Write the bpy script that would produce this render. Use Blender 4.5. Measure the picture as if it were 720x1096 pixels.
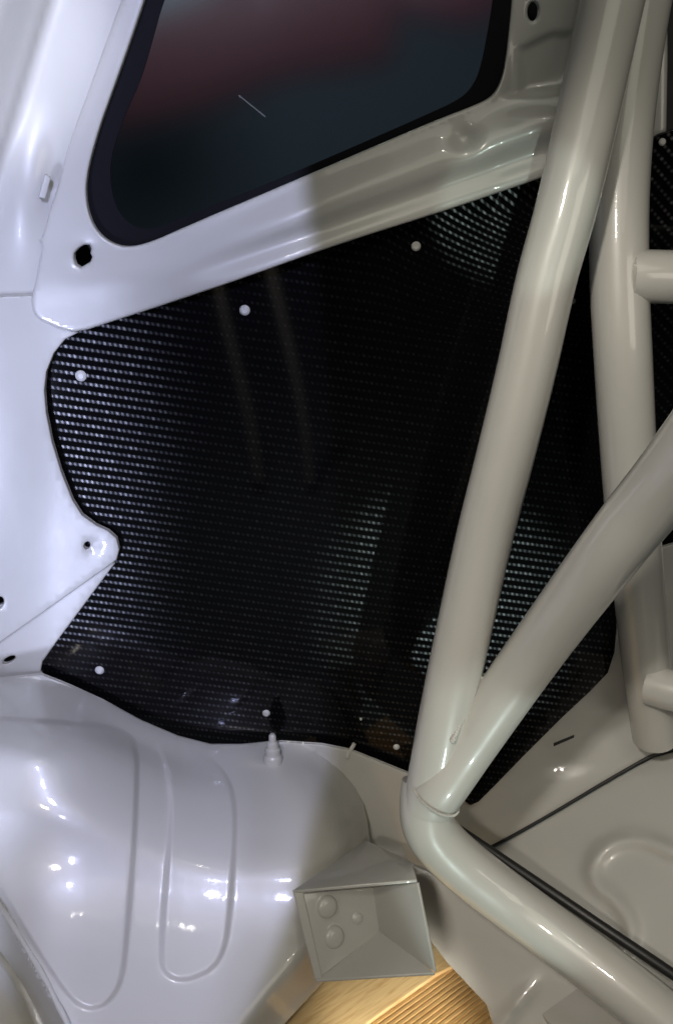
import bpy, bmesh, math, random
import numpy as np
from mathutils import Vector, Matrix
from mathutils.geometry import delaunay_2d_cdt
random.seed(7)
for o in list(bpy.data.objects): bpy.data.objects.remove(o)
SC = bpy.context.scene; COL = SC.collection

# ------------------------------------------------------------------ camera
TH = math.radians(22.0); CT, ST = math.cos(TH), math.sin(TH)
F = 1000.0; CU, CV = 360.0, 548.0           # focal length and centre in photo pixels
C0 = Vector((0, 0, 1.15))                   # camera height above the hall floor
DW = 0.80                                   # the side wall of the car is the plane y = DW
RT, UP, FW = Vector((1, 0, 0)), Vector((0, ST, CT)), Vector((0, CT, -ST))
def P(u, v, d):                             # a pixel and a depth -> a place
    return C0 + RT*((u-CU)/F*d) + UP*((CV-v)/F*d) + FW*d
def dwall(v, n=0.0):
    return (DW-n)/(CT+(CV-v)/F*ST)
def W(u, v, n=0.0):                         # a place on the side wall, n metres proud of it
    return P(u, v, dwall(v, n))
def Cc(x, y, z):                            # right, up, forward of the camera, metres
    return C0 + RT*x + UP*y + FW*z
cam = bpy.data.cameras.new('camera'); co = bpy.data.objects.new('camera', cam); COL.objects.link(co)
cam.sensor_fit = 'VERTICAL'; cam.sensor_height = 24.0; cam.sensor_width = 24.0*720/1096
cam.lens = 24.0*F/1096; cam.clip_start = 0.01; cam.clip_end = 200
co.location = C0; co.rotation_euler = (math.pi/2-TH, 0, 0)
SC.camera = co

# ------------------------------------------------------------------ light
wd = bpy.data.worlds.new('World'); SC.world = wd; wd.use_nodes = True
bg = wd.node_tree.nodes['Background']; bg.inputs[0].default_value = (0.9, 0.95, 1.0, 1); bg.inputs[1].default_value = 0.005
SC.view_settings.view_transform = 'Standard'; SC.view_settings.look = 'None'
SC.view_settings.exposure = 0.0; SC.view_settings.gamma = 1.0
def lamp(name, kind, loc, target, power, color, **kw):
    l = bpy.data.lights.new(name, kind); l.energy = power; l.color = color
    for k, v in kw.items(): setattr(l, k, v)
    o = bpy.data.objects.new(name, l); COL.objects.link(o); o.location = loc
    o.rotation_euler = (Vector(target)-Vector(loc)).to_track_quat('-Z', 'Y').to_euler()
    return o
# cool work lamp, standing to the left of the camera and throwing an oval beam at the left side of the wall
CZ = C0.z
k = lamp('cool_spot', 'SPOT', (-0.10, -0.05, CZ+0.24), W(144, 400), 26, (0.60, 0.64, 1.0), spot_size=math.radians(67), spot_blend=0.07, shadow_soft_size=0.010)
k.scale = (0.272, 1.0, 1.0)
for z, v, w in ((-0.45, 440, 17), (-0.72, 700, 22)):
    k = lamp('side_weave_fill', 'SPOT', (-0.56, -0.02, CZ+z), W(55, v), w, (0.64, 0.69, 1.0), spot_size=math.radians(60), spot_blend=0.8, shadow_soft_size=0.03)  # unseen spots added low at the left so the weave glints there
    k.scale = (0.21, 1.0, 1.0)
k = lamp('cool_spot', 'SPOT', (-0.12, -0.02, CZ-0.12), W(150, 915, 0.16), 6, (0.56, 0.60, 1.0), spot_size=math.radians(32), spot_blend=0.3, shadow_soft_size=0.015)  # second cool spot, added unseen to brighten the wheel arch
k.scale = (0.40, 1.0, 1.0)
# two unseen fills added to brighten the cage, a dim hall lamp overhead, short strips that give the small hard highlights
lamp('right_fill', 'AREA', (0.60, -0.05, CZ+0.06), W(540, 600), 1.0, (1.0, 0.925, 0.80), shape='RECTANGLE', size=0.36, size_y=0.34)
lamp('cage_fill', 'SPOT', (-0.25, -0.10, CZ+0.35), P(635, 560, 0.66), 25, (1.0, 0.93, 0.83), spot_size=math.radians(39), spot_blend=0.8, shadow_soft_size=0.035)
lamp('pillar_fill', 'SPOT', (0.0, -0.05, CZ+0.36), W(0, 40), 34, (0.80, 0.83, 1.0), spot_size=math.radians(13), spot_blend=0.9, shadow_soft_size=0.02)  # unseen spot added to brighten the top of the left pillar
lamp('hall_fill', 'AREA', (0.1, 0.1, CZ+1.1), W(400, 700), 0.6, (0.96, 1.0, 0.86), shape='RECTANGLE', size=0.8, size_y=0.5)
lamp('hall_fill', 'AREA', (0.15, -0.20, CZ+0.75), W(430, 330), 2.0, (1.0, 0.96, 0.82), shape='ELLIPSE', size=1.0, size_y=0.7)  # broad unseen fill added for the window sill
lamp('strip_lamp', 'AREA', (0.10, -0.1, CZ+1.2), W(400, 700), 0.4, (1.0, 0.96, 0.86), shape='RECTANGLE', size=0.014, size_y=0.03)
lamp('strip_lamp', 'AREA', (0.20, -0.1, CZ+1.2), W(400, 700), 0.4, (1.0, 0.96, 0.86), shape='RECTANGLE', size=0.014, size_y=0.03)
lamp('weave_fill', 'SPOT', (0.22, -0.05, CZ-0.80), W(478, 684), 9.0, (0.80, 0.97, 0.92), spot_size=math.radians(18), spot_blend=0.4, shadow_soft_size=0.006)  # unseen spot added to bring out the weave near the main tube
lamp('weave_fill', 'SPOT', (0.12, -0.05, CZ-0.06), W(545, 222), 4.6, (0.80, 1.0, 0.90), spot_size=math.radians(9), spot_blend=0.4, shadow_soft_size=0.006)  # another added spot, for the weave patch at the upper right
lamp('wood_fill', 'SPOT', (0.12, -0.10, CZ-0.35), P(425, 1088, 0.86), 46, (1.0, 0.92, 0.80), spot_size=math.radians(11), spot_blend=0.7, shadow_soft_size=0.02)  # narrow unseen spot added to brighten the wooden boards
lamp('hall_fill', 'AREA', (-0.25, -0.70, CZ+0.5), (-0.24, -1.4, CZ-0.7), 40.0, (1.0, 0.90, 0.78), shape='RECTANGLE', size=0.1, size_y=0.1)  # added behind the camera to light the uprights for their reflection
lamp('outside_lamp', 'AREA', (-0.5, 4.0, 4.0), (-0.6, 6.5, 0.6), 135, (0.9, 0.95, 1.0), size=1.5)

# ------------------------------------------------------------------ materials
def mat(name):
    m = bpy.data.materials.new(name); m.use_nodes = True
    nt = m.node_tree; b = nt.nodes['Principled BSDF']
    return m, nt, b
def N(nt, kind, **kw):
    n = nt.nodes.new(kind)
    for k, v in kw.items(): setattr(n, k, v)
    return n
def L(nt, a, b): nt.links.new(a, b)
def MA(nt, op, a, b=None, c=None):
    n = nt.nodes.new('ShaderNodeMath'); n.operation = op
    for i, x in enumerate((a, b, c)):
        if x is None: continue
        if isinstance(x, (int, float)): n.inputs[i].default_value = x
        else: nt.links.new(x, n.inputs[i])
    return n.outputs[0]
def ramp(nt, fac, stops):
    r = nt.nodes.new('ShaderNodeValToRGB'); nt.links.new(fac, r.inputs[0])
    while len(r.color_ramp.elements) < len(stops): r.color_ramp.elements.new(0.5)
    for e, (p, c) in zip(r.color_ramp.elements, stops): e.position = p; e.color = (*c, 1)
    return r.outputs[0]
def paint(name, col, rough=0.36, coat=0.85, peel=0.085):
    m, nt, b = mat(name)
    tc = N(nt, 'ShaderNodeTexCoord')
    n1 = N(nt, 'ShaderNodeTexNoise'); n1.inputs['Scale'].default_value = 7; n1.inputs['Detail'].default_value = 5
    L(nt, tc.outputs['Object'], n1.inputs['Vector'])
    c = tuple(x*0.93 for x in col)
    L(nt, ramp(nt, n1.outputs[0], [(0.3, c), (0.7, col)]), b.inputs['Base Color'])
    n3 = N(nt, 'ShaderNodeTexNoise'); n3.inputs['Scale'].default_value = 30; n3.inputs['Detail'].default_value = 6
    L(nt, tc.outputs['Object'], n3.inputs['Vector'])
    L(nt, MA(nt, 'MULTIPLY_ADD', n3.outputs[0], 0.16, rough-0.08), b.inputs['Roughness'])
    b.inputs['Coat Weight'].default_value = coat; b.inputs['Coat Roughness'].default_value = 0.055
    n2 = N(nt, 'ShaderNodeTexNoise'); n2.inputs['Scale'].default_value = 260; n2.inputs['Detail'].default_value = 3
    n4 = N(nt, 'ShaderNodeTexNoise'); n4.inputs['Scale'].default_value = 22; n4.inputs['Detail'].default_value = 2
    L(nt, tc.outputs['Object'], n2.inputs['Vector']); L(nt, tc.outputs['Object'], n4.inputs['Vector'])
    h = MA(nt, 'ADD', MA(nt, 'MULTIPLY', n2.outputs[0], 0.0006), MA(nt, 'MULTIPLY', n4.outputs[0], 0.006))
    bp = N(nt, 'ShaderNodeBump'); bp.inputs['Strength'].default_value = peel; bp.inputs['Distance'].default_value = 1.0
    L(nt, h, bp.inputs['Height']); L(nt, bp.outputs[0], b.inputs['Normal']); L(nt, bp.outputs[0], b.inputs['Coat Normal'])
    return m
PAINT = paint('grey_paint', (0.47, 0.465, 0.435), coat=0.6)
TUBE = paint('cage_paint', (0.50, 0.49, 0.455), rough=0.36)
SEAL = paint('seam_sealer_paint', (0.47, 0.465, 0.43), rough=0.30, peel=0.9)
def plain(name, col, rough=0.5, metallic=0.0, coat=0.0):
    m, nt, b = mat(name); b.inputs['Base Color'].default_value = (*col, 1)
    n = N(nt, 'ShaderNodeTexNoise'); n.inputs['Scale'].default_value = 60; n.inputs['Detail'].default_value = 5
    L(nt, MA(nt, 'MULTIPLY_ADD', n.outputs[0], 0.2, rough-0.1), b.inputs['Roughness'])
    b.inputs['Metallic'].default_value = metallic; b.inputs['Coat Weight'].default_value = coat
    return m
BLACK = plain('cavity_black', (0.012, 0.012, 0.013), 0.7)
RUBBER = plain('black_rubber', (0.012, 0.012, 0.012), 0.45)
FRIT = plain('ceramic_black', (0.006, 0.006, 0.008), 0.6)
FRIT.node_tree.nodes['Principled BSDF'].inputs['Specular IOR Level'].default_value = 0.06
RIVET = plain('rivet_white', (0.50, 0.50, 0.48), 0.4)
REDP = plain('dark_red', (0.12, 0.042, 0.048), 0.6)
TEAL = plain('dark_teal', (0.085, 0.11, 0.125), 0.8)
GREYB = plain('pale_grey_board', (0.34, 0.38, 0.40), 0.6)
def carbon(name):
    m, nt, b = mat(name)
    uv = N(nt, 'ShaderNodeUVMap'); sp = N(nt, 'ShaderNodeSeparateXYZ'); L(nt, uv.outputs[0], sp.inputs[0])
    u = MA(nt, 'DIVIDE', sp.outputs[0], 4.4); v = MA(nt, 'DIVIDE', sp.outputs[1], 7.7)
    row = MA(nt, 'FLOOR', v); fv = MA(nt, 'FRACT', v)
    us = MA(nt, 'ADD', u, MA(nt, 'MULTIPLY', row, 0.27)); cell = MA(nt, 'FLOOR', us); fu = MA(nt, 'FRACT', us)
    def bump01(x, c, w, s):                 # 1 within w of c, soft edge s
        a = MA(nt, 'ABSOLUTE', MA(nt, 'SUBTRACT', x, c))
        mr = N(nt, 'ShaderNodeMapRange'); mr.interpolation_type = 'SMOOTHSTEP'
        L(nt, a, mr.inputs[0]); mr.inputs[1].default_value = w+s; mr.inputs[2].default_value = w-s; mr.inputs[3].default_value = 0; mr.inputs[4].default_value = 1
        return mr.outputs[0]
    line = bump01(fv, 0.5, 0.15, 0.10); dot = bump01(fu, 0.5, 0.21, 0.15)
    cb = N(nt, 'ShaderNodeCombineXYZ'); L(nt, cell, cb.inputs[0]); L(nt, row, cb.inputs[1])
    wn = N(nt, 'ShaderNodeTexWhiteNoise'); wn.noise_dimensions = '2D'; L(nt, cb.outputs[0], wn.inputs['Vector'])
    rnd = MA(nt, 'POWER', wn.outputs['Value'], 1.6)
    tow = MA(nt, 'MULTIPLY', line, MA(nt, 'MULTIPLY_ADD', dot, 0.88, 0.12))
    val = MA(nt, 'MULTIPLY_ADD', rnd, 0.75, 0.25)
    # tows: woven fibre under clear lacquer; the upward floats reflect, the rest is black
    b.inputs['Base Color'].default_value = (0.0025, 0.0025, 0.003, 1); b.inputs['Roughness'].default_value = 0.5
    b.inputs['Specular IOR Level'].default_value = 0.0
    b.inputs['Coat Weight'].default_value = 0.32; b.inputs['Coat Roughness'].default_value = 0.05
    t = N(nt, 'ShaderNodeBsdfGlossy'); t.distribution = 'BECKMANN'; t.inputs['Roughness'].default_value = 0.34
    sc = N(nt, 'ShaderNodeVectorMath'); sc.operation = 'SCALE'
    L(nt, ramp(nt, val, [(0.0, (0.01, 0.01, 0.011)), (1.0, (0.080, 0.080, 0.083))]), sc.inputs[0]); L(nt, tow, sc.inputs['Scale']); L(nt, sc.outputs[0], t.inputs['Color'])
    ad = N(nt, 'ShaderNodeAddShader'); L(nt, b.outputs[0], ad.inputs[0]); L(nt, t.outputs[0], ad.inputs[1])
    L(nt, ad.outputs[0], nt.nodes['Material Output'].inputs[0])
    return m
CARBON = carbon('carbon_weave')
def wood(name, col, dark, scale):
    m, nt, b = mat(name)
    uv = N(nt, 'ShaderNodeUVMap'); mp = N(nt, 'ShaderNodeMapping'); L(nt, uv.outputs[0], mp.inputs[0]); mp.inputs['Scale'].default_value = scale
    n = N(nt, 'ShaderNodeTexNoise'); n.inputs['Scale'].default_value = 1.0; n.inputs['Detail'].default_value = 7; n.inputs['Distortion'].default_value = 0.6
    L(nt, mp.outputs[0], n.inputs['Vector'])
    L(nt, ramp(nt, n.outputs[0], [(0.32, dark), (0.52, col), (0.75, tuple(min(1, c*1.15) for c in col))]), b.inputs['Base Color'])
    b.inputs['Roughness'].default_value = 0.55
    bp = N(nt, 'ShaderNodeBump'); bp.inputs['Strength'].default_value = 0.2; bp.inputs['Distance'].default_value = 0.001; L(nt, n.outputs[0], bp.inputs['Height']); L(nt, bp.outputs[0], b.inputs['Normal'])
    return m
PINE = wood('pale_pine', (0.90, 0.66, 0.33), (0.76, 0.50, 0.21), (260, 22, 1))
DECK = wood('grooved_pine', (0.88, 0.58, 0.24), (0.72, 0.42, 0.15), (260, 22, 1))
m, nt, b = mat('tinted_glass'); GLASS = m
g = N(nt, 'ShaderNodeBsdfRefraction'); g.inputs['Color'].default_value = (0.62, 0.66, 0.70, 1); g.inputs['Roughness'].default_value = 0.22; g.inputs['IOR'].default_value = 1.3
gs = N(nt, 'ShaderNodeBsdfGlossy'); gs.inputs['Roughness'].default_value = 0.03; fr = N(nt, 'ShaderNodeFresnel'); fr.inputs['IOR'].default_value = 1.45
mx = N(nt, 'ShaderNodeMixShader'); L(nt, fr.outputs[0], mx.inputs[0]); L(nt, g.outputs[0], mx.inputs[1]); L(nt, gs.outputs[0], mx.inputs[2])
L(nt, mx.outputs[0], nt.nodes['Material Output'].inputs[0])

# ------------------------------------------------------------------ mesh helpers
def link(name, me, m, parent=None):
    o = bpy.data.objects.new(name, me); COL.objects.link(o)
    if m: me.materials.append(m)
    if parent is not None:
        o.parent = parent
        root = parent
        while root.parent: root = root.parent
        if parent is root and parent.type == 'EMPTY': o.matrix_parent_inverse = Matrix.Translation(-parent.location)
    return o
def tag(o, label=None, cat=None, group=None, kind=None):
    if label: o['label'] = label
    if cat: o['category'] = cat
    if group: o['group'] = group
    if kind: o['kind'] = kind
    return o
def thing(name, loc, label, cat):
    e = bpy.data.objects.new(name, None); COL.objects.link(e); e.location = loc; e.empty_display_size = 0.05
    return tag(e, label, cat)
def smooth_me(me, ang=40):
    me.shade_smooth(); me.set_sharp_from_angle(angle=math.radians(ang)); return me
def from_bm(bm, ang=40):
    me = bpy.data.meshes.new('mesh'); bmesh.ops.recalc_face_normals(bm, faces=bm.faces); bm.to_mesh(me); bm.free(); return smooth_me(me, ang)
def chaikin(p, it=2, closed=True):
    p = [Vector(q) for q in p]
    for _ in range(it):
        r = []
        n = len(p)
        for i in range(n if closed else n-1):
            a, b = p[i], p[(i+1) % n]
            r += [a*0.75+b*0.25, a*0.25+b*0.75]
        if not closed: r = [p[0]]+r+[p[-1]]
        p = r
    return p
def dens(p, step, closed=True):
    r = []; n = len(p)
    for i in range(n if closed else n-1):
        a, b = Vector(p[i][:2]), Vector(p[(i+1) % n][:2]); k = max(1, int(math.ceil((b-a).length/step)))
        r += [a+(b-a)*(j/k) for j in range(k)]
    return r
def seg_dist(pts, poly, closed=True):
    pts = np.asarray(pts, float); poly = np.asarray([tuple(q[:2]) for q in poly], float); best = np.full(len(pts), 1e9)
    n = len(poly)
    for i in range(n if closed else n-1):
        a = poly[i]; ab = poly[(i+1) % n]-a; l2 = float(ab@ab)
        if l2 < 1e-12: continue
        t = np.clip(((pts-a)@ab)/l2, 0, 1); q = a+t[:, None]*ab
        best = np.minimum(best, np.hypot(*(pts-q).T))
    return best
def inside(pts, poly):
    pts = np.asarray(pts, float); poly = np.asarray([tuple(q[:2]) for q in poly], float); r = np.zeros(len(pts), bool); n = len(poly)
    x, y = pts[:, 0], pts[:, 1]
    for i in range(n):
        x0, y0 = poly[i]; x1, y1 = poly[(i+1) % n]
        if y0 == y1: continue
        c = (y0 > y) != (y1 > y)
        r ^= c & (x < (x1-x0)*(y-y0)/(y1-y0)+x0)
    return r
def sdist(pts, poly):                       # positive inside
    d = seg_dist(pts, poly); return np.where(inside(pts, poly), d, -d)
def sst(x, a, b):
    t = np.clip((x-a)/(b-a), 0, 1); return t*t*(3-2*t)
def sheet(name, outline, nfun, m, parent=None, holes=(), thick=0.004, rim=2.5, rim_m=0.002, step=9, dfun=None, uvfun=None, bstep=5, back=Vector((0, 1, 0)), extra=()):
    """a pressed sheet of real thickness: outline in photo pixels laid out on the wall, nfun(points) = metres proud of the wall"""
    outs = [dens(outline, bstep)]+[dens(h, min(bstep, 2.0)) for h in holes]
    pts = []; edges = []
    for o in outs:
        s = len(pts); pts += [tuple(q) for q in o]; edges += [(s+i, s+(i+1) % len(o)) for i in range(len(o))]
    xs = [q[0] for q in outs[0]]; ys = [q[1] for q in outs[0]]
    gx, gy = np.meshgrid(np.arange(min(xs)+step/2, max(xs), step), np.arange(min(ys)+step/2, max(ys), step))
    grid = np.stack([gx.ravel(), gy.ravel()], 1)
    for e in extra: grid = np.concatenate([grid, np.asarray(e, float)])
    def clear(g, dmin):
        k = inside(g, outs[0]) & (seg_dist(g, outs[0]) > dmin)
        for h in outs[1:]: k &= ~inside(g, h) & (seg_dist(g, h) > dmin)
        return g[k]
    grid = clear(grid, rim*1.25 if rim else 1.0)
    rings = []
    if rim:
        for o in outs:
            a = np.asarray([tuple(q) for q in o]); t = np.roll(a, -1, 0)-np.roll(a, 1, 0); t /= np.maximum(np.hypot(*t.T), 1e-9)[:, None]; nn = np.stack([-t[:, 1], t[:, 0]], 1)
            for f in (0.18, 0.5, 1.0):
                for sgn in (1, -1): rings.append(clear(a+nn*sgn*rim*f, rim*f*0.9))
    allp = np.concatenate([np.asarray(pts, float), grid]+rings)
    vs, es, fs, *_ = delaunay_2d_cdt([Vector(q) for q in allp], edges, [], 0, 1e-3)
    vs = np.array([tuple(q) for q in vs])
    cen = np.array([vs[list(f)].mean(0) for f in fs])
    ok = inside(cen, outs[0])
    for h in outs[1:]: ok &= ~inside(cen, h)
    fs = [list(f) for f, k in zip(fs, ok) if k]
    dist = seg_dist(vs, outs[0])
    for h in outs[1:]: dist = np.minimum(dist, seg_dist(vs, h))
    drop = np.zeros(len(vs))
    if rim:
        t = np.clip(dist/rim, 0, 1); drop = rim_m*(1-np.sqrt(np.maximum(0, 1-(1-t)**2)))
    if dfun is None:
        n = nfun(vs)-drop; pos = [W(a, b, c) for (a, b), c in zip(vs, n)]
    else:
        dd = dfun(vs)+drop; pos = [P(a, b, c) for (a, b), c in zip(vs, dd)]
    nv = len(pos); verts = [tuple(p) for p in pos]+[tuple(p+back*thick) for p in pos]
    cnt = {}
    for f in fs:
        for i in range(len(f)):
            a, b = f[i], f[(i+1) % len(f)]; cnt[(a, b)] = 1
    faces = []
    for f in fs: faces.append(f[::-1]); faces.append([i+nv for i in f])
    for (a, b) in cnt:
        if (b, a) not in cnt: faces.append([a, b, b+nv, a+nv])
    me = bpy.data.meshes.new(name); me.from_pydata(verts, [], faces); me.validate()
    bm = bmesh.new(); bm.from_mesh(me)
    bmesh.ops.delete(bm, geom=[q for q in bm.verts if not q.link_faces], context='VERTS')
    bmesh.ops.recalc_face_normals(bm, faces=bm.faces); bm.to_mesh(me); bm.free()
    if uvfun:
        ul = me.uv_layers.new(name='UVMap'); idx = np.empty(len(me.loops), int); me.loops.foreach_get('vertex_index', idx)
        cs = [uvfun(v.co) for v in me.vertices]
        ul.data.foreach_set('uv', np.array([cs[i] for i in idx], float).ravel())
    smooth_me(me, 50)
    return link(name, me, m, parent)
def circle(u, v, ru, rv=None, rot=0, n=20):
    rv = rv or ru; return [(u+ru*math.cos(t)*math.cos(rot)-rv*math.sin(t)*math.sin(rot), v+ru*math.cos(t)*math.sin(rot)+rv*math.sin(t)*math.cos(rot)) for t in [2*math.pi*i/n for i in range(n)]]
def catmull(p, k=10):
    p = [Vector(q) for q in p]; q = [p[0]*2-p[1]]+p+[p[-1]*2-p[-2]]; r = []
    for i in range(1, len(q)-2):
        a, b, c, d = q[i-1:i+3]
        for j in range(k):
            t = j/k; r.append(0.5*((2*b)+(c-a)*t+(2*a-5*b+4*c-d)*t*t+(3*b-a-3*c+d)*t**3))
    return r+[p[-1]]
def tube(name, pts, r, m, parent=None, seg=36, k=10, cap=True):
    p = catmull(pts, k) if k else [Vector(q) for q in pts]
    rr = r if callable(r) else (lambda t: r)
    t0 = (p[1]-p[0]).normalized(); nrm = t0.orthogonal().normalized(); verts = []; faces = []
    for i, q in enumerate(p):
        t = (p[min(i+1, len(p)-1)]-p[max(i-1, 0)]).normalized(); nrm = (nrm-t*nrm.dot(t)).normalized(); bn = t.cross(nrm); R = rr(i/(len(p)-1))
        verts += [tuple(q+nrm*(R*math.cos(2*math.pi*j/seg))+bn*(R*math.sin(2*math.pi*j/seg))) for j in range(seg)]
    for i in range(len(p)-1):
        for j in range(seg):
            a = i*seg+j; b = i*seg+(j+1) % seg; faces.append((a, b, b+seg, a+seg))
    if cap: faces += [tuple(range(seg))[::-1], tuple(range((len(p)-1)*seg, len(p)*seg))]
    me = bpy.data.meshes.new(name); me.from_pydata(verts, [], faces); bm = bmesh.new(); bm.from_mesh(me)
    return link(name, from_bm(bm, 50), m, parent)
def beads(name, pts, r, m, parent=None, closed=False):      # a weld: overlapping ripples along a path
    p = [Vector(q) for q in pts]; bm = bmesh.new()
    for i, q in enumerate(p):
        t = (p[(i+1) % len(p)]-p[i-1]) if (closed or 0 < i < len(p)-1) else (p[min(i+1, len(p)-1)]-p[max(i-1, 0)])
        M = Matrix.Translation(q) @ t.to_track_quat('Z', 'Y').to_matrix().to_4x4() @ Matrix.Diagonal((1, 1, 0.7*random.uniform(0.9, 1.15), 1))
        bmesh.ops.create_icosphere(bm, subdivisions=2, radius=r*random.uniform(0.9, 1.12), matrix=M)
    me = bpy.data.meshes.new(name); bm.to_mesh(me); bm.free(); me.shade_smooth(); return link(name, me, m, parent)
def lathe(name, base, axis, prof, m, parent=None, seg=24):  # prof: (radius, height)
    ax = Vector(axis).normalized(); n1 = ax.orthogonal().normalized(); n2 = ax.cross(n1); verts = []; faces = []
    for r, h in prof:
        verts += [tuple(Vector(base)+ax*h+n1*(r*math.cos(2*math.pi*j/seg))+n2*(r*math.sin(2*math.pi*j/seg))) for j in range(seg)]
    for i in range(len(prof)-1):
        for j in range(seg):
            a = i*seg+j; b = i*seg+(j+1) % seg; faces.append((a, b, b+seg, a+seg))
    faces += [tuple(range(seg))[::-1], tuple(range((len(prof)-1)*seg, len(prof)*seg))]
    me = bpy.data.meshes.new(name); me.from_pydata(verts, [], faces); bm = bmesh.new(); bm.from_mesh(me)
    return link(name, from_bm(bm, 35), m, parent)
def plate(name, pts, thick, m, parent=None, away=None, bev=0.0008, uv=None):      # a flat plate with softened edges
    pts = [Vector(p) for p in pts]; c = sum(pts, Vector())/len(pts)
    nn = Vector()
    for i in range(len(pts)): nn += (pts[i]-c).cross(pts[(i+1) % len(pts)]-c)
    nn.normalize()
    if nn.dot((away or (c-C0))) < 0: nn = -nn
    bm = bmesh.new(); a = [bm.verts.new(p) for p in pts]; b = [bm.verts.new(p+nn*thick) for p in pts]; n = len(pts)
    bm.faces.new(a); bm.faces.new(b[::-1])
    for i in range(n): bm.faces.new((a[i], a[(i+1) % n], b[(i+1) % n], b[i]))
    bmesh.ops.recalc_face_normals(bm, faces=bm.faces)
    if bev: bmesh.ops.bevel(bm, geom=list(bm.edges), offset=bev, segments=2, affect='EDGES', profile=0.5)
    me = from_bm(bm, 60)
    if uv:
        ul = me.uv_layers.new(name='UVMap')
        for l in me.loops: ul.data[l.index].uv = uv(me.vertices[l.vertex_index].co)
    return link(name, me, m, parent)

# ------------------------------------------------------------------ outside, seen through the tinted window
def box(name, c, s, m, rz=0, parent=None, bev=0.02):
    bm = bmesh.new(); bmesh.ops.create_cube(bm, size=1.0, matrix=Matrix.Translation(c) @ Matrix.Rotation(rz, 4, 'Z') @ Matrix.Diagonal((*s, 1)))
    bmesh.ops.bevel(bm, geom=list(bm.edges), offset=bev, segments=2, affect='EDGES'); return link(name, from_bm(bm, 40), m, parent)
g = box('ground', (0, 8, -0.05), (30, 30, 0.1), TEAL, bev=0.01); tag(g, kind='structure')

# ------------------------------------------------------------------ the car body
body = thing('car_body', W(200, 900, 0.1), 'light grey painted car interior shell with tinted side window, wheel arch and floor', 'car body')

WIN = [(190, -100), (170, -45), (155, 0), (138, 50), (120, 100), (109, 130), (100, 160), (94, 185), (92, 205), (95, 228), (103, 246), (117, 259), (136, 265), (160, 260), (200, 242), (280, 208), (360, 174), (460, 131), (512, 111), (526, 103), (534, 92), (540, 72), (545, 25), (547, 0), (551, -45), (555, -100)]
WINs = chaikin(WIN, 2)
SUR = [(175, -110), (130, 0), (105, 70), (86, 122), (72, 160), (65, 190), (55, 222), (48, 246), (46, 254), (41, 257), (46, 261), (42, 282), (38, 303), (34, 317), (34, 330), (40, 341), (52, 347), (66, 353), (84, 356), (130, 341), (180, 325), (260, 298), (354, 264), (487, 222), (572, 193), (660, 162), (670, 60), (670, -110)]
SURs = chaikin(SUR, 1)
HOLE1 = [(84, 266), (90, 262), (96, 262), (98, 266), (97, 271), (99, 275), (97, 280), (92, 283), (87, 286), (82, 283), (80, 277), (80, 271)]
def n_sur(p):
    u, v = p[:, 0], p[:, 1]
    edge_v = 265-(u-136)*0.412                     # lower edge of the window
    low_v = 340-(u-130)*0.335                      # lower edge of the sheet
    t = np.clip((v-edge_v)/np.maximum(low_v-edge_v, 20), -0.2, 1.2)
    w = sst(u, 150, 330)*np.where(v > edge_v-4, 1, 0)
    prof = 0.012*sst(t, 0.02, 0.50)*(1-0.50*sst(t, 0.52, 0.74))+0.005*sst(t, 0.74, 0.95)
    n = 0.006+w*prof
    n += 0.004*np.exp(-(((u-210)/150)**2+((v-300)/26)**2))
    n -= 0.007*np.exp(-(((u-497)/15)**2+((v-150)/13)**2))     # pressed dimple
    n += 0.005*sst(u, 520, 590)*sst(v, 112, 128)
    n += 0.012*sst(90-u+(v-160)*-0.33, -60, 40)*np.where(v < 250, 1, 0)*0
    n -= 0.003*np.exp(-(((u-91)/16)**2+((v-274)/17)**2))
    # rear pillar: set back above the joint line, with a pressed pocket
    pil = sst(u, 530, 548)*sst(106-(u-530)*0.08-v, 0, 4)
    n -= 0.006*pil
    pk = sdist(p, [(556, 52), (590, 36), (612, 36), (606, 94), (558, 98)])
    n -= 0.004*sst(pk, -5, 5)
    return n
sheet('window_surround', SURs, n_sur, PAINT, body, holes=[WINs, HOLE1, circle(570, 12, 6, 10.5, 0.1)], thick=0.004, rim=3.0, rim_m=0.0028, step=4, bstep=3.5)

# pillar on the left, rolled towards the camera
def n_pil(p):
    u, v = p[:, 0], p[:, 1]
    s = (u-52)+(v)*0.30                            # 0 along the line from (52,0) to (0,170)
    n = -0.004+0.010*sst(-u, -60, 40)*sst(v, 250, 318)+0.045*sst(-s, -16, 70)*(1-sst(v, 230, 318))+0.006*sst(-s, -4, 6)
    n += 0.010*np.exp(-(((u-22)/30)**2+((v-205)/70)**2))
    n -= 0.004*np.exp(-(((u-60)/14)**2+((v-190)/60)**2))
    return n
sheet('pillar_panel', [(-120, -110), (182, -110), (153, -30), (116, 90), (91, 165), (76, 215), (66, 345), (36, 338), (-120, 350)], n_pil, PAINT, body, thick=0.004, rim=2.5, rim_m=0.002, step=6)

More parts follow.
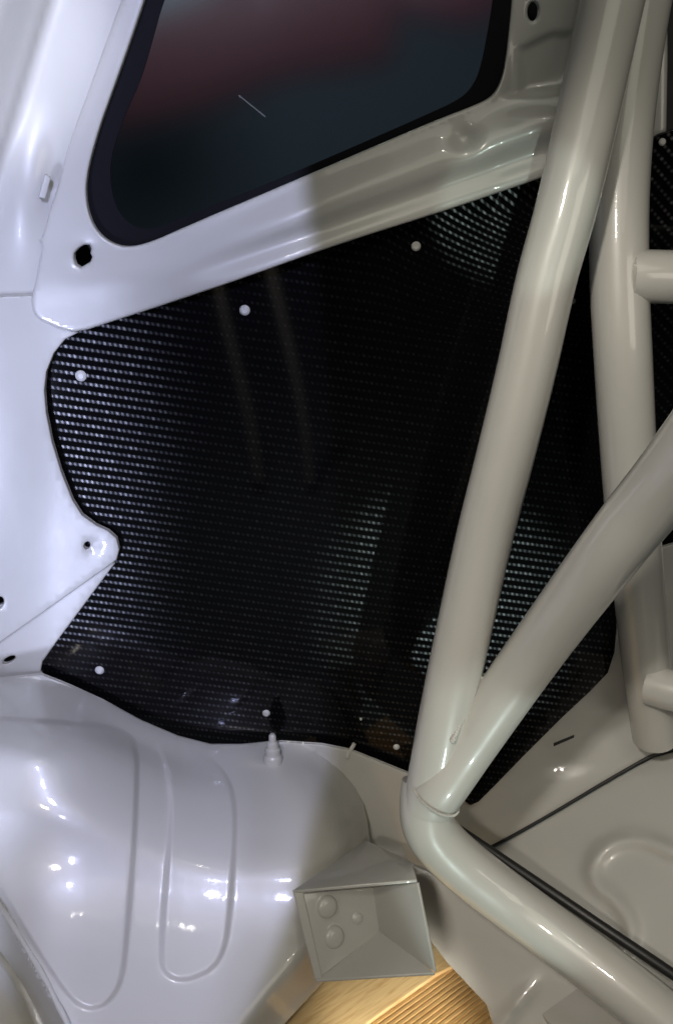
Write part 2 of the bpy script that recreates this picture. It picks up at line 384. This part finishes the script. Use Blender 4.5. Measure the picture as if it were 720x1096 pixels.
plate('clip', [W(42, 211, 0.012), W(49, 213, 0.010), W(55, 190, 0.010), W(49, 187, 0.012)], 0.006, RIVET, body, bev=0.0008)  # white plate added to stand for a bright highlight dash on the pillar
CARB_L = [(84, 356), (70, 363), (58, 378), (50, 398), (48, 418), (50, 442), (56, 472), (66, 505), (78, 535), (88, 551), (103, 562), (116, 568), (125, 576), (128, 588), (125, 599)]
def n_side(p):
    u, v = p[:, 0], p[:, 1]
    n = 0.0015+0.010*sst(-u, -60, 40)+0.004*np.exp(-(((u-20)/50)**2+((v-470)/90)**2))
    n -= 0.0025*np.exp(-(((u-99)/7)**2+((v-586)/7)**2))
    return n
UPS = [(-120, 322), (36, 316), (62, 322), (74, 340)]+CARB_L+[(112, 609), (60, 646), (0, 688), (-120, 768)]
sheet('side_panel', UPS, n_side, PAINT, body, holes=[circle(93.5, 583.5, 3.2, 4.2, 0.5), circle(-1, 645, 5, 7, 0.5)], thick=0.0045, rim=2.0, rim_m=0.0016, step=7)
LOW = [(-120, 700), (40, 630), (110, 590), (124, 602), (100, 634), (60, 688), (46, 708), (44, 717), (50, 727), (20, 736), (-120, 742)]
sheet('side_panel', LOW, lambda p: -0.0045+0.012*sst(-p[:, 0], -60, 40)+0*p[:, 0], PAINT, body, holes=[circle(10, 706, 7.5, 3.0, -0.5)], thick=0.004, rim=2.0, rim_m=0.0016, step=8)

# dark cavity behind the inner sheets
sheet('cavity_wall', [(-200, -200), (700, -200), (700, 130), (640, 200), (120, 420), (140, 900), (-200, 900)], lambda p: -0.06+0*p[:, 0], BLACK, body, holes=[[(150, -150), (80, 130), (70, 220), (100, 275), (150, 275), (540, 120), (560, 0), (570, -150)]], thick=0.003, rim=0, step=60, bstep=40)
# window reveal closing the cavity round the glass
def loop_wall(name, loop, n0, n1, m, parent):
    v = [tuple(W(a, b, n0)) for a, b in loop]
    back = [tuple(Vector(q)+Vector((0, n0-n1, 0))) for q in v]; k = len(loop)
    me = bpy.data.meshes.new(name); me.from_pydata(v+back, [], [(i, (i+1) % k, (i+1) % k+k, i+k) for i in range(k)])
    return link(name, smooth_me(me), m, parent)
# glass and its black border
def n_gl(p): return -0.004+0*p[:, 0]
gl = sheet('window_glass', [(185, -110), (145, 10), (114, 90), (93, 155), (85, 190), (86, 222), (96, 252), (114, 267), (136, 273), (165, 269), (372, 183), (531, 113), (549, 80), (564, -110)], lambda p: -0.0052+0*p[:, 0], GLASS, body, thick=0.004, rim=0, step=60, bstep=30)
plate('glint_strip', [W(255, 102.5, -0.004), W(256, 101.5, -0.004), W(284, 124, -0.004), W(283.5, 125.5, -0.004)], 0.0006, plain('pale_glint', (0.03, 0.04, 0.025), 0.5), gl, bev=0)  # light glint on the glass, drawn as a thin coloured strip
FI = [(215, -100), (196, -45), (175, 0), (163, 45), (150, 88), (136, 118), (125, 147), (119, 170), (118, 190), (122, 216), (132, 234), (147, 244), (166, 245), (200, 231), (280, 199), (360, 165), (460, 121), (492, 106), (506, 92), (515, 70), (524, 20), (527, 0), (532, -45), (536, -100)]
sheet('black_border', [(184, -112), (144, 10), (113, 90), (92, 155), (84, 190), (85, 222), (95, 253), (113, 268), (136, 274), (165, 270), (372, 184), (532, 114), (550, 80), (565, -112)], lambda p: -0.0030+0*p[:, 0], FRIT, gl, holes=[chaikin(FI, 2)], thick=0.0014, rim=0, step=40, bstep=12)

# ---- wheel arch
CREST = [(-120, 728), (0, 726), (45, 722), (75, 734), (110, 750), (150, 772), (190, 789), (225, 798), (258, 798), (300, 794), (345, 797), (375, 803), (405, 815), (445, 831)]
cu = np.array([c[0] for c in CREST], float); cv = np.array([c[1] for c in CREST], float)
RIB1 = chaikin([(-140, 760), (60, 775), (132, 780), (145, 800), (147, 840), (142, 930), (136, 1000), (131, 1050), (116, 1074), (96, 1081), (76, 1070), (52, 1035), (20, 985), (-10, 935), (-140, 720)], 2)
def ribpts(poly):
    a = np.array([tuple(q) for q in dens(poly, 3.0)]); t = np.roll(a, -1, 0)-np.roll(a, 1, 0); t /= np.maximum(np.hypot(*t.T), 1e-9)[:, None]; nn = np.stack([-t[:, 1], t[:, 0]], 1)
    return np.concatenate([a+nn*k for k in (-4.5, -3, -1.5, 0, 1.5, 3, 4.5)])
RIB2 = chaikin([(176, 790), (200, 798), (226, 812), (244, 834), (252, 862), (250, 920), (245, 990), (238, 1024), (222, 1041), (196, 1050), (178, 1044), (172, 1028), (176, 960), (184, 870), (180, 830), (170, 800)], 2)
def n_arch(p):
    u, v = p[:, 0], p[:, 1]
    top = np.mean([np.interp(u+k, cu, cv) for k in (-44, -30, -18, -8, 0, 8, 18, 30, 44)], 0)
    t = np.clip((v-top)/150.0, 0, 1)
    prof = 0.095*(1-(1-t)**1.9)+0.00030*np.maximum(v-top, 0)
    ue = np.interp(v, [790, 806, 818, 830, 845, 862, 882, 905], [318, 338, 354, 368, 380, 389, 394, 397]); q = np.clip((u-(ue-80))/80.0, 0, 1)
    rnd = np.power(np.maximum(0, 1-q**2.2), 0.5)
    rnd = np.where(v > 905, np.maximum(rnd, sst(v, 905, 960)*np.power(np.maximum(0, 1-np.clip((u-318)/120, 0, 1)**2), 0.5)), rnd)
    n = 0.006+0.010*sst(-u, -60, 40)*(1-t)+prof*rnd+0.060*np.log1p(np.exp((v-930)/35.0))*0.22*rnd
    flat = sst(v-top, 0, 14)
    r1 = sst(sdist(p, RIB1), -4, 4); r2 = sst(sdist(p, RIB2), -4, 4)
    amp = sst(v-top, 8, 60)
    n += 0.0034*r1*amp+0.0034*r2*amp
    # soft hollow between crest and shoulder
    n -= 0.005*np.exp(-(((u-150)/60)**2+((v-top-26)/18)**2))
    n += 0.010*np.exp(-(((u-40)/70)**2+((v-800)/30)**2))
    # fold at the lower left corner
    s = (v-(940+(u)*1.72))                         # below this line the sheet turns away
    n -= 0.05*sst(s, 10, 120)
    n += 0.004*np.exp(-((s-34)/7.0)**2)
    # lower right edge turns away
    n -= 0.035*sst(u-(345-(v-1050)*0.85), -55, 6)*sst(v, 960, 1040)
    return n
ARCH = CREST+[(445, 960), (420, 985), (350, 1046), (308, 1092), (250, 1160), (-120, 1160)]
dome = [(float(np.interp(v, [790, 806, 818, 830, 845, 862, 882, 905], [318, 338, 354, 368, 380, 389, 394, 397]))+k, v) for v in np.arange(806, 960, 1.8) for k in (-12, -8, -5, -3, -1.6, -0.6, 0, 0.6)]
arch = sheet('wheel_arch', ARCH, n_arch, PAINT, body, thick=0.003, rim=2.0, rim_m=0.0015, step=4.0, bstep=3.6, extra=[dome, ribpts(RIB1), ribpts(RIB2)])
def arch_at(u, v, lift=0.0):
    return W(u, v, float(n_arch(np.array([[u, v]], float))[0])+lift)
tube('seam_sealer', [arch_at(a, b, 0.001) for a, b in [(-40, 902), (-10, 952), (10, 984), (30, 1017), (48, 1047), (62, 1075), (80, 1110)]], lambda t: 0.0024+0.0003*math.sin(t*23), SEAL, arch, seg=14, k=8)
tube('seam_sealer', [arch_at(a, b, 0.0005) for a, b in [(-40, 960), (-12, 1004), (10, 1036), (30, 1068), (50, 1110)]], lambda t: 0.0042+0.0004*math.sin(t*31), SEAL, arch, seg=14, k=8)
st = arch_at(292, 814)
lathe('stud', st-UP*0.002, Vector((0.0, 0.15, 1)), [(0.0095, 0), (0.0095, 0.006), (0.0088, 0.0075), (0.0076, 0.009), (0.0076, 0.015), (0.006, 0.0165), (0.0052, 0.022), (0.0036, 0.0235), (0.0036, 0.029), (0.0022, 0.031)], PAINT, arch, seg=18)
pa, pb = arch_at(372, 808), arch_at(372, 808)+RT*0.007+UP*0.012
tube('pin', [pa-UP*0.003, pa, (pa+pb)/2, pb], 0.0021, PAINT, arch, seg=12, k=4)

# ---- lower wall and floor on the right
SEAM = [(505, 917), (525, 905), (560, 886), (600, 863), (640, 839), (680, 816), (700, 806), (740, 795), (800, 780)]
su = np.array([c[0] for c in SEAM], float); sv = np.array([c[1] for c in SEAM], float)
def n_low(p):
    u, v = p[:, 0], p[:, 1]
    b = np.interp(u, su, sv)
    n = -0.012+0.020*sst(v, b-70, b)
    n += 0.006*np.exp(-(((u-640)/40)**2+((v-760)/14)**2))-0.004*np.exp(-(((u-610)/30)**2+((v-815)/12)**2))
    return n
sheet('inner_wall', [(430, 815), (500, 790), (600, 690), (655, 600), (800, 560), (800, 783), (740, 798), (700, 809), (680, 819), (640, 842), (600, 866), (560, 889), (525, 908), (480, 935), (430, 930)], n_low, PAINT, body, thick=0.003, rim=2.0, rim_m=0.0015, step=7)
# plane of the floor through two points of the seam and one near the camera
def inv_plane(p1, p2, p3):
    A = np.array([[1, q[0], q[1]] for q in (p1, p2, p3)], float); r = np.array([1/q[2] for q in (p1, p2, p3)])
    return np.linalg.solve(A, r)
FP = inv_plane((525, 905, dwall(905, 0.006)), (720, 800, dwall(800, 0.006)), (720, 1096, 0.775))
BEAD = dens([tuple(q) for q in chaikin([(800, 935), (740, 922), (705, 904), (680, 897), (655, 901), (638, 916), (632, 934), (640, 950), (660, 964), (673, 984), (675, 1004), (664, 1022), (640, 1030)], 2, closed=False)], 3, closed=False)
def d_floor(p):
    d = 1/(FP[0]+FP[1]*p[:, 0]+FP[2]*p[:, 1])
    x = seg_dist(p, BEAD, closed=False)
    return d-0.010*np.exp(-(x/9.5)**2)
floor = sheet('floor_panel', [(482, 932), (525, 909.5), (560, 890.5), (600, 867.5), (640, 843.5), (680, 820.5), (700, 810.5), (740, 799.5), (800, 784.5), (860, 1180), (660, 1180), (470, 960)], None, PAINT, body, dfun=d_floor, thick=0.003, rim=2.0, rim_m=0.0015, step=3.2, bstep=5, back=Vector((0, 0.3, -1)))
tube('joint_seal', [P(a, b, dwall(b, 0.009)) for a, b in [(523, 908), (560, 888), (600, 865), (640, 841), (680, 818), (700, 808), (740, 797), (790, 785)]], 0.0016, RUBBER, floor, seg=10, k=4)
sl = [W(592, 797, 0.002), W(614, 788, 0.002)]
plate('slot', [sl[0]+UP*0.0016, sl[1]+UP*0.0014, sl[1]-UP*0.0014, sl[0]-UP*0.002], 0.0012, RUBBER, body, bev=0.0003)
# panel below the bottom tube and rear panels on the far right
sheet('sill_plate', [(440, 925), (500, 950), (640, 1060), (760, 1150), (700, 1200), (560, 1200), (520, 1075), (478, 1030), (455, 1000)], None, PAINT, body, dfun=lambda p: 0.90-0.00022*(p[:, 0]-450)-0.0002*(p[:, 1]-950)-0.006*np.exp(-((p[:, 0]-545+(p[:, 1]-1085)*0.7)/9)**2*1.0)*sst(p[:, 1], 1040, 1075), thick=0.003, rim=1.5, rim_m=0.001, step=8)
sheet('pillar_panel', [(600, -120), (712, -120), (714, 60), (712, 170), (600, 230)], lambda p: -0.05+0.004*sst(p[:, 0], 690, 705), PAINT, body, thick=0.004, rim=3, rim_m=0.003, step=10)
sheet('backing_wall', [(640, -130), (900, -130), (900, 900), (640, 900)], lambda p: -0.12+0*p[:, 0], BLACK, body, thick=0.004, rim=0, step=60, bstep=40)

# ---- open foot box of the cage, welded to the arch
fb = link('foot_box', bpy.data.meshes.new('foot_box'), None, body)
A = P(313, 953, 0.775); B = P(446, 941, 0.765); Cb = P(391, 899, 0.875); Db = P(410, 908, 0.865); Eb = P(440, 922, 0.81)
AP = P(406, 997, 0.806); IT = P(400, 946, 0.808); BR = P(465, 1041, 0.752); BL = P(337, 1049, 0.768)
bpy.data.objects.remove(fb)
fb = plate('foot_box', [A, B, Eb, Db, Cb], 0.0028, PAINT, body, away=-UP)
dn = -UP*0.003
plate('plate', [A+dn+RT*0.004, IT+dn, AP+RT*0.001, BL+RT*0.004+UP*0.002], 0.003, PAINT, fb)
plate('plate', [B+dn, IT+dn-RT*0.001, AP-RT*0.001, BR], 0.0028, PAINT, fb, away=RT)
plate('plate', [AP+UP*0.001-RT*0.002, AP+UP*0.001+RT*0.003, BR, BL], 0.003, PAINT, fb, away=-UP)
plate('flange', [A, A+RT*0.0085-UP*0.001, P(345, 1047, 0.768), BL], 0.003, PAINT, fb)
def onback(s, t): return (A+(IT-A)*s)*(1-t)+(BL+(AP-BL)*s)*t
nb = ((IT-A).cross(BL-A)).normalized(); nb = -nb if nb.dot(C0-A) < 0 else nb
for s, t, r in [(0.36, 0.25, 0.0095), (0.36, 0.66, 0.0095), (0.72, 0.55, 0.0042)]:
    q = onback(s, t)
    lathe('bolt', q-nb*0.001, nb, [(r*1.25, 0), (r*1.25, 0.0015), (r, 0.0022), (r*0.95, r*0.35), (r*0.75, r*0.52), (r*0.4, r*0.6), (0.0003, r*0.62)], PAINT, fb, seg=20)

# ------------------------------------------------------------------ roll cage
cage = thing('roll_cage', P(455, 890, 0.82), 'light grey painted tubular roll cage with welded joints in front of the black panel', 'roll cage')
R = 0.0225
front = tube('main_tube', [P(686, -140, 0.635), P(655, 0, 0.66), P(611, 200, 0.68), P(584, 300, 0.695), P(563, 395, 0.71), P(541, 485, 0.725), P(518, 575, 0.742), P(497, 670, 0.76), P(478, 760, 0.775), P(462, 845, 0.795), P(458, 862, 0.80)], R, TUBE, cage)
diag = tube('diagonal_tube', [P(840, 350, 0.47), P(720, 506, 0.585), P(657, 584, 0.645), P(575, 694, 0.735), P(510, 786, 0.775), P(474, 838, 0.785), P(466, 849, 0.79)], R, TUBE, cage)
bott = tube('sill_tube', [P(459, 838, 0.803), P(456, 862, 0.803), P(459, 884, 0.805), P(474, 906, 0.808), P(505, 934, 0.810), P(560, 976, 0.805), P(640, 1036, 0.775), P(720, 1100, 0.735), P(820, 1185, 0.68)], R*1.03, TUBE, cage)
backt = tube('hoop_tube', [P(720, -130, 0.70), P(690, -20, 0.705), P(672, 90, 0.712), P(663, 190, 0.72), P(662, 290, 0.728), P(666, 380, 0.74), P(671, 470, 0.765), P(677, 560, 0.80), P(685, 650, 0.855), P(693, 725, 0.895), P(699, 772, 0.92), P(701, 788, 0.93)], R, TUBE, cage)
stub = tube('cross_tube', [P(671, 296, 0.722), P(690, 296, 0.721), P(730, 297, 0.722), P(820, 300, 0.73)], lambda t: R*0.90*min(1.0, math.sqrt(max(0.0, 0.45+t/0.10))), TUBE, cage, k=4)
low = tube('cross_tube', [P(694, 732, 0.88), P(715, 738, 0.87), P(740, 744, 0.86), P(800, 758, 0.84)], R*0.85, TUBE, cage, k=4)
def ring(c, ax, r, n, a0=0, a1=2*math.pi, ref=None):
    ax = ax.normalized(); e1 = ((ref or RT)-ax*ax.dot(ref or RT)).normalized(); e2 = ax.cross(e1)
    return [c+e1*(r*math.cos(a0+(a1-a0)*i/n))+e2*(r*math.sin(a0+(a1-a0)*i/n)) for i in range(n)]
beads('weld_bead', ring(P(466, 852, 0.787), P(575, 694, 0.735)-P(464, 853, 0.785), R*0.985, 76), 0.0012, TUBE, bott, True)
beads('weld_bead', [P(514-30*i/26, 725+68*i/26, 0.7605-0.0042*i/26) for i in range(27)], 0.0024, TUBE, diag)
# two more uprights of the cage behind the camera, mirrored in the lacquer of the black panel
for x, y in ((-0.335, -1.40), (-0.15, -1.43)):
    tube('upright_tube', [(x-0.01, y, 0.05), (x, y, 0.5), (x+0.004, y, 0.65), (x+0.006, y, CZ-0.36)], R, TUBE, cage, k=4)

# ------------------------------------------------------------------ carbon panels
CARB = [(30, 360), (120, 320), (300, 262), (480, 205), (570, 175), (662, 150), (664, 300), (662, 480), (660, 640), (659, 675), (657, 698), (650, 720), (632, 739), (600, 769), (560, 809), (530, 840), (512, 858), (503, 862), (495, 856), (480, 850), (400, 880), (200, 850), (30, 760)]
def uv_carb(c):
    x, z = c.x*1000, (c.z-C0.z)*1000
    s = max(0.0, x-40)*max(0.0, min(1.0, (z+170)/110.0))
    return (x*0.99+z*0.14, z*0.99+x*0.15+s*0.55)
def n_carb(p): return -0.0058+0.0015*np.sin(p[:, 0]/90.0)*np.sin(p[:, 1]/120.0)
cp = sheet('carbon_panel', CARB, n_carb, CARBON, None, thick=0.0025, rim=1.5, rim_m=0.001, step=14, uvfun=uv_carb)
tag(cp, 'large glossy black carbon fibre panel riveted below the tinted window', 'panel')
for a, b, r in [(87, 402, 0.0050), (262, 332, 0.0046), (445, 263.5, 0.0040), (613, 322, 0.0022), (107, 717, 0.0046), (285, 763, 0.0040), (424, 799, 0.0034), (386, 769, 0.0014)]:
    nn = float(n_carb(np.array([[a, b]], float))[0])
    lathe('rivet', W(a, b, nn-0.0005), Vector((0, -1, 0.0)), [(r, 0), (r, 0.0008), (r*0.85, 0.0018), (r*0.5, 0.0026), (r*0.45, 0.0022), (0.0004, 0.0022)], RIVET, cp, seg=18)
cp2 = sheet('carbon_panel', [(640, 172), (690, 152), (705, 143), (720, 138), (780, 124), (780, 720), (700, 720), (640, 640)], lambda p: -0.036+0.00010*(p[:, 0]-690), CARBON, None, thick=0.0025, rim=1.5, rim_m=0.001, step=20, uvfun=lambda c: (c.x*700-c.z*700, c.x*700+c.z*700))
tag(cp2, 'dark carbon fibre panel behind the rear hoop tube at the right edge', 'panel')
lathe('rivet', W(708, 152, -0.031), Vector((0, -1, 0)), [(0.003, 0), (0.003, 0.0008), (0.002, 0.0018), (0.0004, 0.002)], RIVET, cp2, seg=14)

# ------------------------------------------------------------------ edge strip along the bottom tube
E0 = [(484, 884, 0.84), (520, 908, 0.835), (560, 935, 0.828), (600, 962, 0.818), (650, 996, 0.80), (720, 1043, 0.765), (800, 1098, 0.72)]
sp = tube('edge_strip', [P(*q) for q in E0], 0.0046, RUBBER, None, seg=14, k=5)
tag(sp, 'thin black rubber strip running along the upper side of the bottom tube', 'strip')

# ------------------------------------------------------------------ wooden boards under the foot box
def pts_on(plane, uvs): return [P(a, b, 1/(plane[0]+plane[1]*a+plane[2]*b)) for a, b in uvs]
WP = inv_plane((345, 1050, 0.93), (540, 1050, 0.95), (420, 1096, 0.87))
dirw = (pts_on(WP, [(467, 1042)])[0]-pts_on(WP, [(400, 1089)])[0]).normalized()
o0 = pts_on(WP, [(467, 1042)])[0]
def uvw(c): q = c-o0; a = q.dot(dirw); b = (q-dirw*a).length; return (b*1.0, a)
wb = plate('wooden_board', pts_on(WP, [(280, 1120), (350, 1030), (440, 1000), (500, 1005), (496, 1028), (467, 1042), (400, 1089), (330, 1140)]), 0.018, PINE, None, bev=0.001, uv=uvw)
tag(wb, 'smooth pale pine board lying under the open foot box', 'board')
# grooved board: a profile of narrow ridges swept along the boards' direction
nrm = Vector((0, 0, 0)); q = pts_on(WP, [(467, 1042), (400, 1089), (540, 1090)]); nrm = (q[1]-q[0]).cross(q[2]-q[0]).normalized()
nrm = -nrm if nrm.dot(C0-q[0]) < 0 else nrm
across = nrm.cross(dirw).normalized(); across = -across if across.dot(RT) < 0 else across
root = q[0]-nrm*0.004
bm = bmesh.new(); prof = [(0.0005, -0.016)]; pitch = 0.0056
for i in range(17):
    x = 0.0005+i*pitch
    prof += [(x, 0.0), (x+0.0007, 0.0008), (x+pitch-0.0018, 0.0008), (x+pitch-0.0012, 0.0), (x+pitch-0.0009, -0.002), (x+pitch-0.0003, -0.002)]
prof += [(0.0005+17*pitch, -0.016)]
def endcut(x): return 0.07-x*0.1
rows = []
for s in (0, 1):
    rows.append([bm.verts.new(root+across*x+nrm*h+dirw*((endcut(x)) if s == 0 else -0.16)) for x, h in prof])
for i in range(len(prof)-1): bm.faces.new((rows[0][i], rows[0][i+1], rows[1][i+1], rows[1][i]))
bm.faces.new((rows[0][-1], rows[0][0], rows[1][0], rows[1][-1])); bm.faces.new(rows[0]); bm.faces.new(rows[1][::-1])
me = from_bm(bm, 25); ul = me.uv_layers.new(name='UVMap')
for l in me.loops: ul.data[l.index].uv = uvw(me.vertices[l.vertex_index].co)
gb = link('grooved_board', me, DECK); tag(gb, 'grooved orange-brown decking board beside the smooth pine board', 'board')

# ------------------------------------------------------------------ things beyond the glass
def far(u, v, y): r = P(u, v, 1.0)-C0; return C0+r*(y/r.y)
def slab(name, uvs, y, m, label, cat, depth=0.3):
    p = [far(a, b, y) for a, b in uvs]; o = plate(name, p, depth, m, None, away=Vector((0, 1, 0)), bev=0.03); return tag(o, label, cat)
slab('display_wall', [(-60, -160), (700, -160), (700, 300), (-60, 300)], 9.0, TEAL, 'dark teal wall of the hall far behind the tinted glass', 'wall')
slab('red_banner', [(60, 150), (150, 132), (215, 118), (300, 84), (420, 66), (430, -60), (250, -20), (140, 25), (60, 60)], 6.0, REDP, 'dark red shape seen through the left half of the window', 'banner', 0.2)
slab('pale_board', [(100, 40), (220, 6), (250, -60), (100, -60)], 7.0, GREYB, 'pale grey board in the top left corner of the window', 'board', 0.1)
slab('red_board', [(395, 2), (500, 26), (540, 10), (540, -40), (400, -40)], 6.5, plain('pink_red', (0.15, 0.05, 0.06), 0.5), 'pinkish red board at the top right of the window', 'board', 0.1)
